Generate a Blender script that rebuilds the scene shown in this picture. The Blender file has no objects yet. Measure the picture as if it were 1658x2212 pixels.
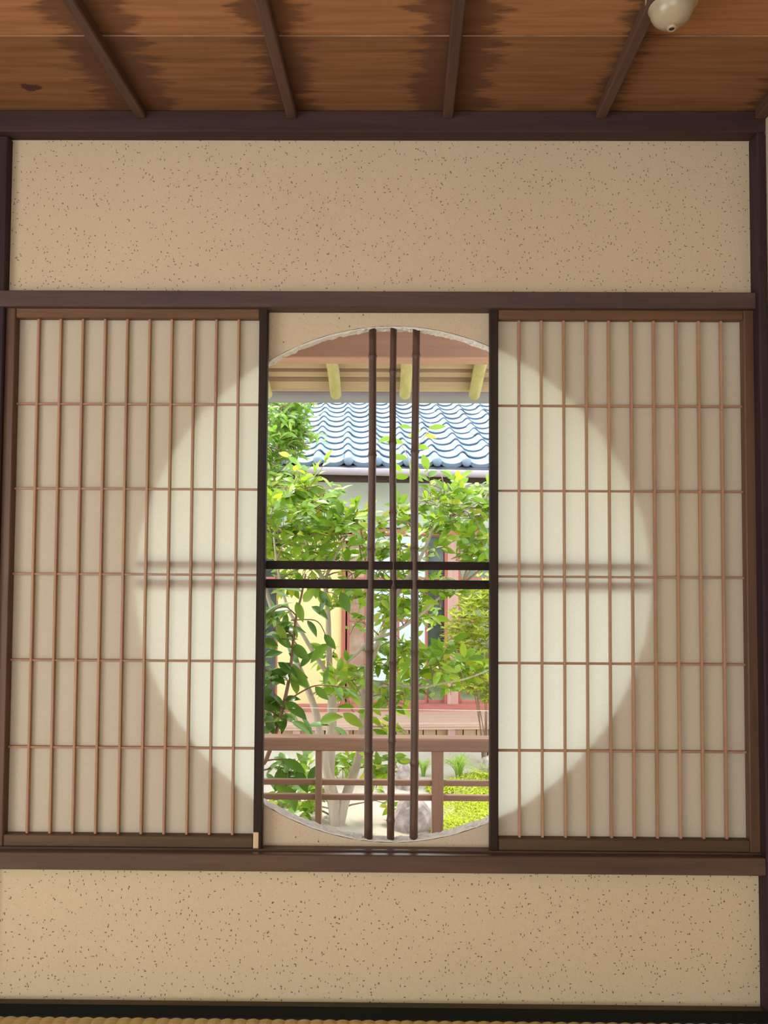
import bpy, bmesh, math, random
from mathutils import Vector, Matrix, noise

scene = bpy.context.scene
COL = scene.collection
R_ = math.radians

# ------------------------------------------------------------------ camera
EYE = Vector((0.0, -1.87, 1.14))
FPX, CX, CY = 1661.0, 829.0, 1106.0
PITCH, YAW, ROLL = 0.03896, 0.00785, 0.00548
FWD = Vector((-math.sin(YAW) * math.cos(PITCH), math.cos(YAW) * math.cos(PITCH), math.sin(PITCH)))
_r = Vector((math.cos(YAW), math.sin(YAW), 0.0))
_u = _r.cross(FWD)
RIGHT = math.cos(ROLL) * _r + math.sin(ROLL) * _u
UP = -math.sin(ROLL) * _r + math.cos(ROLL) * _u
cam_data = bpy.data.cameras.new('camera')
cam = bpy.data.objects.new('camera', cam_data)
COL.objects.link(cam)
cam.matrix_world = Matrix(((RIGHT.x, UP.x, -FWD.x, EYE.x), (RIGHT.y, UP.y, -FWD.y, EYE.y),
                           (RIGHT.z, UP.z, -FWD.z, EYE.z), (0, 0, 0, 1)))
cam_data.sensor_fit = 'HORIZONTAL'
cam_data.sensor_width = 36.0
cam_data.lens = 36.0 * FPX / 1658.0
cam_data.clip_start = 0.02
cam_data.clip_end = 200
scene.camera = cam

# ------------------------------------------------------------------ sky, sun, added fill lamps
scene.view_settings.view_transform = 'Standard'
scene.view_settings.look = 'None'
scene.view_settings.gamma = 1.0
scene.view_settings.use_curve_mapping = False
scene.view_settings.exposure = 0.0
scene.cycles.max_bounces = 6
scene.cycles.diffuse_bounces = 3
scene.cycles.glossy_bounces = 2
scene.cycles.transmission_bounces = 4
scene.cycles.transparent_max_bounces = 4
scene.cycles.caustics_reflective = False
scene.cycles.caustics_refractive = False
scene.cycles.adaptive_threshold = 0.04

world = bpy.data.worlds.new('overcast_sky')
scene.world = world
world.use_nodes = True
_bg = world.node_tree.nodes['Background']
_bg.inputs['Color'].default_value = (0.88, 0.95, 1.0, 1)
_bg.inputs['Strength'].default_value = 3.4

def light(name, kind, loc, rot, energy, color, **kw):
    d = bpy.data.lights.new(name, kind)
    d.energy = energy
    d.color = color
    for k, v in kw.items():
        setattr(d, k, v)
    o = bpy.data.objects.new(name, d)
    COL.objects.link(o)
    o.location = loc
    o.rotation_euler = rot
    return o

light('sun', 'SUN', (0, 0, 8), (R_(-30), R_(-14), 0), 4.8, (1.0, 0.95, 0.84), angle=R_(10))
# area lamps added outside the unseen openings (back and left) to brighten the room
light('fill_back_opening', 'AREA', (-0.75, -4.5, 1.0), (R_(90), 0, 0), 16.5, (1.0, 0.92, 0.80),
      shape='RECTANGLE', size=2.6, size_y=1.7)
light('fill_left_opening', 'AREA', (-2.5, -2.0, 0.85), (R_(90), 0, R_(-90)), 26.5, (1.0, 0.92, 0.80),
      shape='RECTANGLE', size=2.0, size_y=1.5)

# ------------------------------------------------------------------ helpers
def ray(px, py):
    return (FWD + RIGHT * ((px - CX) / FPX) - UP * ((py - CY) / FPX))

def P(px, py, y):
    """point of the plane Y = y that lies at a measured place of the wall survey"""
    d = ray(px, py)
    return EYE + d * ((y - EYE.y) / d.y)

def PZ(px, py, z):
    d = ray(px, py)
    return EYE + d * ((z - EYE.z) / d.z)

def Zc(py, y, px=848):
    return P(px, py, y).z

def Xc(px, py, y):
    return P(px, py, y).x

class MB:
    def __init__(self):
        self.v, self.f = [], []
    def add(self, vs, fs):
        n = len(self.v)
        self.v += [tuple(p) for p in vs]
        self.f += [tuple(i + n for i in q) for q in fs]
        return self
    def box(self, x0, x1, y0, y1, z0, z1, bev=0.0015, M=None):
        x0, x1 = min(x0, x1), max(x0, x1); y0, y1 = min(y0, y1), max(y0, y1); z0, z1 = min(z0, z1), max(z0, z1)
        b = min(bev, (x1 - x0) * .3, (y1 - y0) * .3, (z1 - z0) * .3)
        bm = bmesh.new()
        bmesh.ops.create_cube(bm, size=1.0)
        for v in bm.verts:
            v.co = Vector(((x0 + x1) / 2 + v.co.x * (x1 - x0), (y0 + y1) / 2 + v.co.y * (y1 - y0), (z0 + z1) / 2 + v.co.z * (z1 - z0)))
        if b > 0:
            bmesh.ops.bevel(bm, geom=bm.edges[:], offset=b, segments=1, affect='EDGES', profile=0.5)
        bm.verts.index_update()
        vs = [(M @ v.co if M else v.co.copy()) for v in bm.verts]
        fs = [[v.index for v in f.verts] for f in bm.faces]
        bm.free()
        return self.add(vs, fs)
    def tube(self, pts, rad, n=8, cap=True, wob=0.0, rng=None):
        pts = [Vector(p) for p in pts]
        if not hasattr(rad, '__len__'):
            rad = [rad] * len(pts)
        vs, fs = [], []
        t0 = (pts[1] - pts[0]).normalized()
        ref = Vector((0, 0, 1)) if abs(t0.z) < .9 else Vector((1, 0, 0))
        a = t0.cross(ref).normalized()
        for i, p in enumerate(pts):
            t = (pts[min(i + 1, len(pts) - 1)] - pts[max(i - 1, 0)]).normalized()
            a = (a - t * a.dot(t)).normalized()
            b = t.cross(a)
            for k in range(n):
                an = 2 * math.pi * k / n
                w = 1 + (rng.uniform(-wob, wob) if rng else 0)
                vs.append(p + (a * math.cos(an) + b * math.sin(an)) * rad[i] * w)
        for i in range(len(pts) - 1):
            for k in range(n):
                k2 = (k + 1) % n
                fs.append((i * n + k, i * n + k2, (i + 1) * n + k2, (i + 1) * n + k))
        if cap:
            fs.append(tuple(reversed(range(n))))
            fs.append(tuple((len(pts) - 1) * n + k for k in range(n)))
        return self.add(vs, fs)
    def lathe(self, prof, c, n=24):
        vs, fs = [], []
        for r, z in prof:
            for k in range(n):
                an = 2 * math.pi * k / n
                vs.append((c[0] + r * math.cos(an), c[1] + r * math.sin(an), c[2] + z))
        for i in range(len(prof) - 1):
            for k in range(n):
                k2 = (k + 1) % n
                fs.append((i * n + k, i * n + k2, (i + 1) * n + k2, (i + 1) * n + k))
        fs.append(tuple(reversed(range(n))))
        fs.append(tuple((len(prof) - 1) * n + k for k in range(n)))
        return self.add(vs, fs)
    def mesh(self, name, mat, smooth=False, fix=True):
        me = bpy.data.meshes.new(name)
        me.from_pydata(self.v, [], self.f)
        if fix:
            bm = bmesh.new(); bm.from_mesh(me)
            bmesh.ops.recalc_face_normals(bm, faces=bm.faces[:])
            bm.to_mesh(me); bm.free()
        if smooth:
            me.polygons.foreach_set('use_smooth', [True] * len(me.polygons))
        me.materials.append(mat)
        me.update()
        return me
    def build(self, name, mat, parent=None, smooth=False, fix=True):
        return put(name, self.mesh(name, mat, smooth, fix), parent)

def put(name, me, parent=None, M=None, local=False):
    o = bpy.data.objects.new(name, me)
    COL.objects.link(o)
    if parent:
        o.parent = parent
        if not local:
            o.matrix_parent_inverse = world_of(parent).inverted()
    if M is not None:
        o.matrix_basis = M
    return o

def world_of(o):
    m = o.matrix_basis.copy()
    if o.parent:
        m = world_of(o.parent) @ o.matrix_parent_inverse @ m
    return m

def empty(name, loc, rz=0.0):
    o = bpy.data.objects.new(name, None)
    COL.objects.link(o)
    o.empty_display_size = .1
    o.matrix_basis = Matrix.Translation(loc) @ Matrix.Rotation(rz, 4, 'Z')
    return o

def tag(o, label=None, cat=None, group=None, kind=None):
    for k, v in (('label', label), ('category', cat), ('group', group), ('kind', kind)):
        if v:
            o[k] = v
    return o

def box(name, mat, parent, *a, **k):
    return MB().box(*a, **k).build(name, mat, parent)

# ------------------------------------------------------------------ materials
def mat_new(name):
    m = bpy.data.materials.new(name)
    m.use_nodes = True
    nt = m.node_tree
    return m, nt, nt.nodes['Principled BSDF'], nt.nodes.new, nt.links.new

def ramp(nt, stops, src=None):
    r = nt.nodes.new('ShaderNodeValToRGB')
    e = r.color_ramp.elements
    while len(e) < len(stops):
        e.new(0.5)
    for el, (p, c) in zip(e, stops):
        el.position = p
        el.color = (*c, 1) if len(c) == 3 else c
    if src is not None:
        nt.links.new(src, r.inputs['Fac'])
    return r

def noise_tex(nt, vec, scale, detail=4, rough=.55, dist=0.0):
    n = nt.nodes.new('ShaderNodeTexNoise')
    n.inputs['Scale'].default_value = scale
    n.inputs['Detail'].default_value = detail
    n.inputs['Roughness'].default_value = rough
    n.inputs['Distortion'].default_value = dist
    if vec is not None:
        nt.links.new(vec, n.inputs['Vector'])
    return n

def coords(nt, scale=(1, 1, 1), rot=(0, 0, 0), src='Object'):
    tc = nt.nodes.new('ShaderNodeTexCoord')
    mp = nt.nodes.new('ShaderNodeMapping')
    mp.inputs['Scale'].default_value = scale
    mp.inputs['Rotation'].default_value = rot
    nt.links.new(tc.outputs[src], mp.inputs['Vector'])
    return mp.outputs['Vector']

def math_node(nt, op, a, b=None):
    n = nt.nodes.new('ShaderNodeMath')
    n.operation = op
    for i, s in enumerate((a, b)):
        if s is None:
            continue
        if isinstance(s, (int, float)):
            n.inputs[i].default_value = s
        else:
            nt.links.new(s, n.inputs[i])
    return n.outputs[0]

def mix_col(nt, fac, a, b):
    n = nt.nodes.new('ShaderNodeMix')
    n.data_type = 'RGBA'
    for sock, s in ((n.inputs[0], fac), (n.inputs[6], a), (n.inputs[7], b)):
        if isinstance(s, (int, float)):
            sock.default_value = s
        elif isinstance(s, tuple):
            sock.default_value = (*s, 1)
        else:
            nt.links.new(s, sock)
    return n.outputs[2]

def bump(nt, bsdf, h, strength=.3, dist=.002):
    b = nt.nodes.new('ShaderNodeBump')
    b.inputs['Strength'].default_value = strength
    b.inputs['Distance'].default_value = dist
    nt.links.new(h, b.inputs['Height'])
    nt.links.new(b.outputs['Normal'], bsdf.inputs['Normal'])

def wood(name, light_c, dark_c, axis='X', rough=.6, fine=1.0, spec=.3):
    m, nt, bs, N, L = mat_new(name)
    k = {'X': (.5, 9, 9), 'Y': (9, .5, 9), 'Z': (9, 9, .5)}[axis]
    v = coords(nt, tuple(c * fine for c in k))
    n1 = noise_tex(nt, v, 3.0, 5, .6, .4)
    n2 = noise_tex(nt, v, 22.0, 3, .6)
    h = math_node(nt, 'ADD', math_node(nt, 'MULTIPLY', n1.outputs['Fac'], .7), math_node(nt, 'MULTIPLY', n2.outputs['Fac'], .3))
    mid = tuple((a + b) / 2 for a, b in zip(light_c, dark_c))
    r = ramp(nt, [(.32, dark_c), (.5, mid), (.68, light_c)], h)
    L(r.outputs['Color'], bs.inputs['Base Color'])
    bs.inputs['Roughness'].default_value = rough
    bs.inputs['Specular IOR Level'].default_value = spec
    bump(nt, bs, h, .25, .0015)
    return m

def plain(name, c, rough=.6, var=.12, scale=8.0, metal=0.0, spec=.4):
    m, nt, bs, N, L = mat_new(name)
    v = coords(nt)
    n = noise_tex(nt, v, scale, 5)
    d = tuple(max(0, x * (1 - var)) for x in c)
    b = tuple(min(1, x * (1 + var)) for x in c)
    r = ramp(nt, [(.3, d), (.7, b)], n.outputs['Fac'])
    L(r.outputs['Color'], bs.inputs['Base Color'])
    bs.inputs['Roughness'].default_value = rough
    bs.inputs['Metallic'].default_value = metal
    bs.inputs['Specular IOR Level'].default_value = spec
    bump(nt, bs, n.outputs['Fac'], .15, .002)
    return m

def plaster(name, c, flecks=1.0, dark=(.05, .035, .02)):
    m, nt, bs, N, L = mat_new(name)
    v0 = coords(nt)
    big = noise_tex(nt, v0, 2.2, 3)
    fine = noise_tex(nt, v0, 260, 3, .7)
    d = tuple(x * .90 for x in c)
    base = ramp(nt, [(.3, d), (.7, c)], big.outputs['Fac']).outputs['Color']
    gr = ramp(nt, [(.25, tuple(x * .80 for x in c)), (.55, c), (.8, tuple(min(1, x * 1.08) for x in c))], fine.outputs['Fac']).outputs['Color']
    col = mix_col(nt, .45, base, gr)
    fac = None
    # straw flecks of several sizes and directions
    for i, (sc, rot, thr, keep) in enumerate((((150, 80, 66), (0, .6, 0), .19, .60), ((60, 80, 140), (0, .3, 0), .18, .64),
                                             ((150, 80, 70), (0, -.9, 0), .15, .74), ((60, 60, 42), (0, 1.1, 0), .10, .82))):
        v = coords(nt, sc, rot)
        vo = N('ShaderNodeTexVoronoi')
        vo.inputs['Scale'].default_value = 1.0
        L(v, vo.inputs['Vector'])
        near = math_node(nt, 'LESS_THAN', vo.outputs['Distance'], thr)
        sp = N('ShaderNodeSeparateColor')
        L(vo.outputs['Color'], sp.inputs[0])
        sel = math_node(nt, 'GREATER_THAN', sp.outputs[0], keep)
        one = math_node(nt, 'MULTIPLY', math_node(nt, 'MULTIPLY', near, sel), math_node(nt, 'MULTIPLY', math_node(nt, 'POWER', sp.outputs[1], 1.6), .85 * flecks))
        fac = one if fac is None else math_node(nt, 'MAXIMUM', fac, one)
    col = mix_col(nt, fac, col, dark)
    L(col, bs.inputs['Base Color'])
    bs.inputs['Roughness'].default_value = .95
    bs.inputs['Specular IOR Level'].default_value = .1
    bump(nt, bs, fine.outputs['Fac'], .35, .0015)
    return m

def leafmat(name, cols, trans=.45, rough=.35, island=False, spec=.5):
    m, nt, bs, N, L = mat_new(name)
    if island:
        rnd = N('ShaderNodeNewGeometry').outputs['Random Per Island']
    else:
        rnd = N('ShaderNodeObjectInfo').outputs['Random']
    r = ramp(nt, cols, rnd)
    n = noise_tex(nt, coords(nt), 30, 3)
    col = mix_col(nt, math_node(nt, 'MULTIPLY', n.outputs['Fac'], .3), r.outputs['Color'], cols[-1][1])
    L(col, bs.inputs['Base Color'])
    bs.inputs['Roughness'].default_value = rough
    bs.inputs['Specular IOR Level'].default_value = spec
    tr = N('ShaderNodeBsdfTranslucent')
    hs = N('ShaderNodeHueSaturation')
    hs.inputs['Value'].default_value = 1.35
    hs.inputs['Hue'].default_value = .485
    L(col, hs.inputs['Color'])
    L(hs.outputs['Color'], tr.inputs['Color'])
    mx = N('ShaderNodeMixShader')
    mx.inputs[0].default_value = trans
    L(bs.outputs[0], mx.inputs[1]); L(tr.outputs[0], mx.inputs[2])
    L(mx.outputs[0], nt.nodes['Material Output'].inputs['Surface'])
    return m

def paper_mat():
    m, nt, bs, N, L = mat_new('shoji_paper')
    v = coords(nt, (60, 60, 40))
    n = noise_tex(nt, v, 4, 5, .7)
    r = ramp(nt, [(.3, (.79, .66, .55)), (.7, (.85, .72, .61))], n.outputs['Fac'])
    L(r.outputs['Color'], bs.inputs['Base Color'])
    bs.inputs['Roughness'].default_value = .9
    bs.inputs['Specular IOR Level'].default_value = .1
    tr = N('ShaderNodeBsdfTranslucent')
    r2 = ramp(nt, [(.3, (.78, .88, .75)), (.7, (.85, .95, .82))], n.outputs['Fac'])
    L(r2.outputs['Color'], tr.inputs['Color'])
    mx = N('ShaderNodeMixShader')
    mx.inputs[0].default_value = .52
    L(bs.outputs[0], mx.inputs[1]); L(tr.outputs[0], mx.inputs[2])
    L(mx.outputs[0], nt.nodes['Material Output'].inputs['Surface'])
    return m

M = {}
M['clay'] = plaster('clay_plaster', (.60, .475, .33))
M['clay_low'] = plaster('clay_plaster_straw', (.64, .51, .33), 1.15)
M['rim'] = plaster('skylit_rim', (.72, .69, .62), .3)  # rim colour whitened to carry the bright light from outside
M['beam'] = wood('aged_beam_wood', (.115, .066, .052), (.052, .030, .030), 'X', .55)
M['post'] = wood('aged_post_wood', (.05, .027, .028), (.022, .012, .016), 'Z', .65, spec=.2)
M['mould'] = wood('ceiling_moulding_wood', (.07, .036, .032), (.030, .016, .017), 'X', .65, spec=.2)
M['rail_w'] = wood('shoji_rail_wood', (.18, .088, .04), (.09, .043, .022), 'X', .5)
M['stile_w'] = wood('shoji_stile_wood', (.16, .078, .042), (.075, .036, .022), 'Z', .5)
M['rail_d'] = wood('shoji_bottom_rail_wood', (.125, .07, .032), (.06, .034, .018), 'X', .5)
M['stile_in'] = wood('backlit_stile_wood', (.036, .019, .014), (.014, .008, .007), 'Z', .6, spec=.2)  # inner stiles coloured near black, as seen against the bright opening
M['lat_v'] = wood('lattice_wood_upright', (.46, .265, .155), (.30, .16, .09), 'Z', .55)
M['lat_h'] = wood('lattice_wood_cross', (.42, .24, .14), (.27, .145, .085), 'X', .55)
M['patch'] = wood('fresh_patch_wood', (.72, .52, .32), (.55, .36, .2), 'Z', .6)
M['paper'] = paper_mat()
M['bamboo'] = wood('smoked_bamboo', (.125, .068, .042), (.05, .026, .018), 'Z', .42, spec=.35)
M['node'] = wood('bamboo_node', (.15, .085, .06), (.05, .026, .02), 'Z', .5)
M['bar'] = wood('dark_crossbar', (.026, .015, .012), (.012, .007, .006), 'X', .7, spec=.15)

# ================================================================== ROOM
YC0, YC1 = 0.0165, 0.0515          # clay wall round the opening: room face and garden face
YP = 0.0122                       # paper plane of the screens
YB = -0.030                      # room face of lintel and sill
YW = -0.002                      # room face of the upper and lower clay panels

CEIL = Zc(238, -0.045)
ZM = Zc(284, -0.045)             # lower edge of the ceiling moulding
ZK1, ZK0 = Zc(629, YB), Zc(664, YB)     # lintel
ZS1, ZS0 = Zc(1848, YB - .012), Zc(1886, YB - .012)    # sill
ZF = Zc(2176, -0.02)             # top of the floor strip
XPL = Xc(23, 500, YW)            # inner edge of left post
XPR = Xc(1619, 500, YW)
XPRo = Xc(1656, 500, -0.045)
print('heights', CEIL, ZM, ZK1, ZK0, ZS1, ZS0, ZF, XPL, XPR, XPRo)

# --- floor: tatami mats
floor = tag(empty('floor', (0, -2, 0)), 'straw tatami floor with black cloth edging below the wall', kind='structure')
M['mat'] = None
def tatami_mat():
    m, nt, bs, N, L = mat_new('tatami_straw')
    v = coords(nt, (4, 260, 4))
    n = noise_tex(nt, v, 2, 4, .6)
    r = ramp(nt, [(.3, (.42, .27, .10)), (.7, (.58, .41, .18))], n.outputs['Fac'])
    L(r.outputs['Color'], bs.inputs['Base Color'])
    bs.inputs['Roughness'].default_value = .6
    bump(nt, bs, n.outputs['Fac'], .4, .002)
    return m
M['mat'] = tatami_mat()
M['heri'] = plain('black_border_cloth', (.012, .014, .012), .9, .3, 300, spec=.1)
ZT = Zc(2197, -0.075)
def ribbed(x0, x1, y0, y1, zt, pitch=.029):
    mb = MB()
    n = int((x1 - x0) / pitch)
    xs, zs = [], []
    for i in range(n):
        for k in range(5):
            t = k / 5
            xs.append(x0 + (i + t) * pitch); zs.append(zt - .003 + .003 * math.sin(math.pi * t))
    xs.append(x1); zs.append(zt - .003)
    vs, fs = [], []
    for x, z in zip(xs, zs):
        vs += [(x, y0, z), (x, y1, z)]
    for i in range(len(xs) - 1):
        fs.append((2 * i, 2 * i + 2, 2 * i + 3, 2 * i + 1))
    mb.add(vs, fs)
    mb.box(x0, x1, y0, y1, zt - .05, zt - .007, 0)
    return mb
YH = -0.040
for i, (x0, x1) in enumerate(((-2.0, -0.01), (-0.01, 0.98))):
    for j, (y0, y1) in enumerate(((-.98, YH), (-1.94, -.98), (-2.9, -1.94), (-4.2, -2.9))):
        if j == 0 and i == 1:
            continue
        xx1 = .98 if j == 0 else x1
        t = ribbed(x0, xx1, y0 + .002, y1 - .043, ZT).build('tatami_mat', M['mat'], floor)
        h = MB().box(x0, xx1, y1 - .046, y1, ZT - .03, ZT + .0012, .001)
        h.box(x0, xx1, y0, y0 + .03, ZT - .03, ZT + .0012, .001)
        h.build('border_cloth', M['heri'], t)
# --- trims: floor strip, sill, lintel, ceiling moulding, posts
def trim(name, mat, label, *a, **k):
    o = box(name, mat, None, *a, **k)
    return tag(o, label, kind='structure')
M['strip'] = wood('floor_strip_wood', (.13, .10, .055), (.055, .042, .028), 'X', .7)
trim('baseboard_front', M['strip'], 'weathered wooden strip between clay wall and tatami floor', -2.0, XPR + .02, YH, YC1, -.05, ZF, bev=.002)
trim('trim_1', M['mould'], 'dark wooden moulding where clay wall meets ceiling', -2.0, XPRo, -.045, YC1, ZM, CEIL, bev=.003)
kam = trim('trim_2', M['beam'], 'dark grooved wooden lintel above the paper screens', XPL - .105, XPR, YB, YC1, ZK0, ZK1, bev=.002)
sill = tag(empty('trim_3', (0, YB, ZS0)), 'dark polished wooden sill under the paper screens', kind='structure')
M['sill'] = wood('sill_wood', (.12, .066, .042), (.055, .030, .022), 'X', .3, spec=.6)
sw = MB().box(XPL - .105, XPR, YB - .012, YC0 - .042, ZS0, ZS1, bev=.002)
sw.box(XPL - .105, XPR, YC0 - .044, YC1, ZS0, ZS1 - .002, bev=.001)
sw.build('sill_beam', M['sill'], sill)
box('groove_strip', M['sill'], sill, XPL, XPR, -.019, -.0135, ZS1 - .004, ZS1 + .003, bev=.001)
trim('trim_4', M['post'], 'dark wooden post left of the clay wall', XPL - .105, XPL, -.024, YC1, -.05, ZM, bev=.003)
trim('trim_5', M['post'], 'dark wooden corner post right of the clay wall', XPR, XPRo, -.045, YC1, -.05, ZM, bev=.003)

# --- clay wall in three panels
wall = tag(empty('wall_front', (0, YC0, 0)), 'sand coloured clay wall flecked with straw round a circular window', kind='structure')
box('plaster_panel', M['clay'], wall, XPL - .02, XPR + .01, YW, YC1 - .005, ZK1 - .01, ZM + .01, bev=0)
box('plaster_panel', M['clay_low'], wall, XPL - .02, XPR + .01, YW, YC1 - .005, ZF - .02, ZS0 + .01, bev=0)
box('plaster_panel', M['clay'], wall, -2.0, XPL - .10, YW, YC1 - .005, ZF - .02, ZM + .01, bev=0)

CC = P(848, 1255, YC0)
RC = 0.6225
def rad(a):
    return RC * (1 + .006 * math.cos(4 * a))
rng = random.Random(5)
NSEG = 160
rims = []
x0, x1, z0, z1 = XPL - .02, XPR + .01, ZS1 - .02, ZK0 + .01
def square_pt(a):
    c, s = math.cos(a), math.sin(a)
    t = 1e9
    if c > 1e-9: t = min(t, (x1 - CC.x) / c)
    if c < -1e-9: t = min(t, (x0 - CC.x) / c)
    if s > 1e-9: t = min(t, (z1 - CC.z) / s)
    if s < -1e-9: t = min(t, (z0 - CC.z) / s)
    return CC.x + c * t, CC.z + s * t
angs = sorted(set([2 * math.pi * k / NSEG for k in range(NSEG)] +
                  [math.atan2(zz - CC.z, xx - CC.x) % (2 * math.pi) for xx in (x0, x1) for zz in (z0, z1)]))
n = len(angs)
# panel: outer rectangle -> inner circle, both faces
vs, fs = [], []
for y, dr in ((YC0, .004), (YC1, .008)):
    for a in angs:
        ox, oz = square_pt(a)
        vs.append((ox, y, oz))
    for a in angs:
        r = rad(a) + dr
        vs.append((CC.x + r * math.cos(a), y, CC.z + r * math.sin(a)))
for s in (0, 2):
    for k in range(n):
        k2 = (k + 1) % n
        q = (s * n + k, s * n + k2, (s + 1) * n + k2, (s + 1) * n + k)
        fs.append(q if s == 0 else q[::-1])
MB().add(vs, fs).build('plaster_panel', M['clay'], wall)
# rough trowelled rim of the opening
window = tag(empty('window_1', (CC.x, YC0, CC.z - RC)), 'round clay window with three bamboo poles and two dark crossbars', kind='structure')
vs, fs = [], []
NR = 700
prof = [(0.0, .004), (.001, .0016), (.003, .0004), (.009, .0), (.014, .0), (.019, .0), (.024, .0), (.029, .0), (.0315, .001), (.034, .0035), (.035, .008)]
for k in range(NR):
    a = 2 * math.pi * k / NR
    for j, (yy, dr) in enumerate(prof):
        p = Vector((math.cos(a) * 34, math.sin(a) * 34, yy * 75))
        w = (noise.noise(p) + .8 * noise.noise(p * 2.4)) * .0034
        if j in (0, len(prof) - 1):
            w *= .3
        r = rad(a) + dr + w - .001
        vs.append((CC.x + r * math.cos(a), YC0 + yy, CC.z + r * math.sin(a)))
m_ = len(prof)
for k in range(NR):
    k2 = (k + 1) % NR
    for j in range(m_ - 1):
        fs.append((k * m_ + j, k2 * m_ + j, k2 * m_ + j + 1, k * m_ + j + 1))
MB().add(vs, fs).build('rim', M['rim'], window, smooth=False)

# bamboo poles with nodes
YBAM = YC0 + .0125
def bamboo(xt, xb, dia, nodes, sway):
    pt, pb = P(xt, 716, YBAM), P(xb, 1790, YBAM)
    nz = [P(848, y, YBAM).z for y in nodes]
    zt = CC.z + math.sqrt(rad(math.pi / 2) ** 2 - (pt.x - CC.x) ** 2) + .002
    zb = CC.z - math.sqrt(rad(math.pi / 2) ** 2 - (pb.x - CC.x) ** 2) - .002
    pts, rr = [], []
    N = 40
    zs = [zt + (zb - zt) * i / N for i in range(N + 1)]
    for z in nz:
        zs += [z + .011, z + .004, z + .0015, z - .001, z - .004, z - .010]
    zs = sorted(zs, reverse=True)
    for z in zs:
        t = (pt.z - z) / (pt.z - pb.z)
        x = pt.x + (pb.x - pt.x) * t + sway * math.sin(t * 7 + dia * 900) * .0015
        r = dia / 2 * (.93 + .10 * t)
        for q in nz:
            d = abs(z - q)
            if d < .012:
                r += dia * .085 * (1 - d / .012) ** 2
        pts.append((x, YBAM, z)); rr.append(r)
    o = MB().tube(pts, rr, 14).build('bamboo_pole', M['bamboo'], window, smooth=True)
    for q in nz:
        t = (pt.z - q) / (pt.z - pb.z)
        x = pt.x + (pb.x - pt.x) * t + sway * math.sin(t * 7 + dia * 900) * .0015
        r = dia / 2 * (.93 + .10 * t) + dia * .09
        MB().tube([(x, YBAM, q + .002), (x, YBAM, q + .0008), (x, YBAM, q - .0008), (x, YBAM, q - .002)], [r * .96, r * 1.02, r * 1.02, r * .95], 14).build('node_ring', M['node'], o, smooth=True)
bamboo(805, 795, .0205, (770, 984, 1187, 1406, 1624), 1)
bamboo(850.5, 845, .0180, (803, 957, 1108, 1269, 1430, 1600, 1772), 1.4)
bamboo(898, 893, .0200, (768, 976, 1185, 1406, 1648), -1)
YBAR = YC0 + .004
for (a, b) in ((1213, 1231), (1253, 1272)):
    zz1, zz0 = Zc(a, YBAR), Zc(b, YBAR)
    hw = math.sqrt(RC ** 2 - (zz0 - CC.z) ** 2) + .012
    box('crossbar', M['bar'], window, CC.x - hw, CC.x + hw, YBAR, YBAR + .014, zz0, zz1, bev=.001)

# --- shoji screens
PIT = 0.05496
RZ0, RR = EYE.z + 0.54434, 0.20892
def shoji(name, label, xo, outer_l, inner, side, px_in0, px_in1, px_out):
    t = tag(empty(name, (xo + PIT * 5.5, 0, ZS1)), label, 'shoji screen', 'sliding paper screens before the round window')
    ztop, zbot = ZK0 + .004, ZS1
    zpt = Zc(691, 0.0)                # lower edge of top rail
    zpb = Zc(1807, 0.0)               # upper edge of bottom rail
    if side < 0:
        xa0, xa1 = Xc(12, 1240, 0) - .004, Xc(25, 1240, 0)        # outer stile
        xb0, xb1 = Xc(555, 1240, 0), Xc(573, 1240, 0)
        xa0 = xa1 - .030
    else:
        xb0, xb1 = Xc(1608, 1240, 0), Xc(1608, 1240, 0) + .030
        xa0, xa1 = Xc(1056.5, 1240, 0), Xc(1074.5, 1240, 0)
    Y0, Y1 = -.012, YC0 - .003
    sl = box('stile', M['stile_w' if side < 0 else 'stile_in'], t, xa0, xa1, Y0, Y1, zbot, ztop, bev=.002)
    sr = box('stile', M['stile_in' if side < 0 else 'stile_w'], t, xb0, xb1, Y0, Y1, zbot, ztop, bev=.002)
    box('top_rail', M['rail_w'], t, xa1, xb0, Y0 + .002, Y1, zpt, ztop, bev=.002)
    box('bottom_rail', M['rail_d'], t, xa1, xb0, Y0 + .002, Y1, zbot, zpb, bev=.002)
    for i in range(1, 11):
        x = xo + i * PIT
        MB().box(x - .0029, x + .0029, 0.001, YP - .001, zpb - .004, zpt + .003, bev=.0008).build('lattice_upright', M['lat_v'], t)
    for j in range(1, 6):
        z = RZ0 - j * RR
        MB().box(xa1 - .002, xb0 + .002, .004, YP - .001, z - .0026, z + .0026, bev=.0006).build('lattice_crosspiece', M['lat_h'], t)
    # paper: five stacked sheets with slight overlaps, very slightly slack
    rg = random.Random(int(abs(xo) * 1000))
    xs = [xa1 - .004 + (xb0 - xa1 + .008) * i / 44 for i in range(45)]
    zs = [zpb - .004 + (zpt - zpb + .008) * i / 48 for i in range(49)]
    vs = []
    for z in zs:
        for x in xs:
            w = .0006 * noise.noise(Vector((x * 14, z * 9, xo)))
            vs.append((x, YP + w, z))
    fs = [(r * 45 + c, r * 45 + c + 1, (r + 1) * 45 + c + 1, (r + 1) * 45 + c) for r in range(48) for c in range(44)]
    MB().add(vs, fs).build('paper', M['paper'], t, smooth=True)
    return t, sl, sr, zbot, (xb0, xb1, xa0, xa1, Y0)
tl, sl, sr, zb, ex = shoji('shoji_screen', 'paper lattice screen left of the bamboo poles with a pale patch on its stile', -0.9247, None, None, -1, 0, 0, 0)
o = box('repair_patch', M['patch'], sr, Xc(547.5, 1815, -.007), Xc(559, 1815, -.007), -.0135, -.011, Zc(1833, -.007, 552), Zc(1796, -.007, 552), bev=.0008)
tag(o, 'small piece of fresh pale wood')
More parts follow.
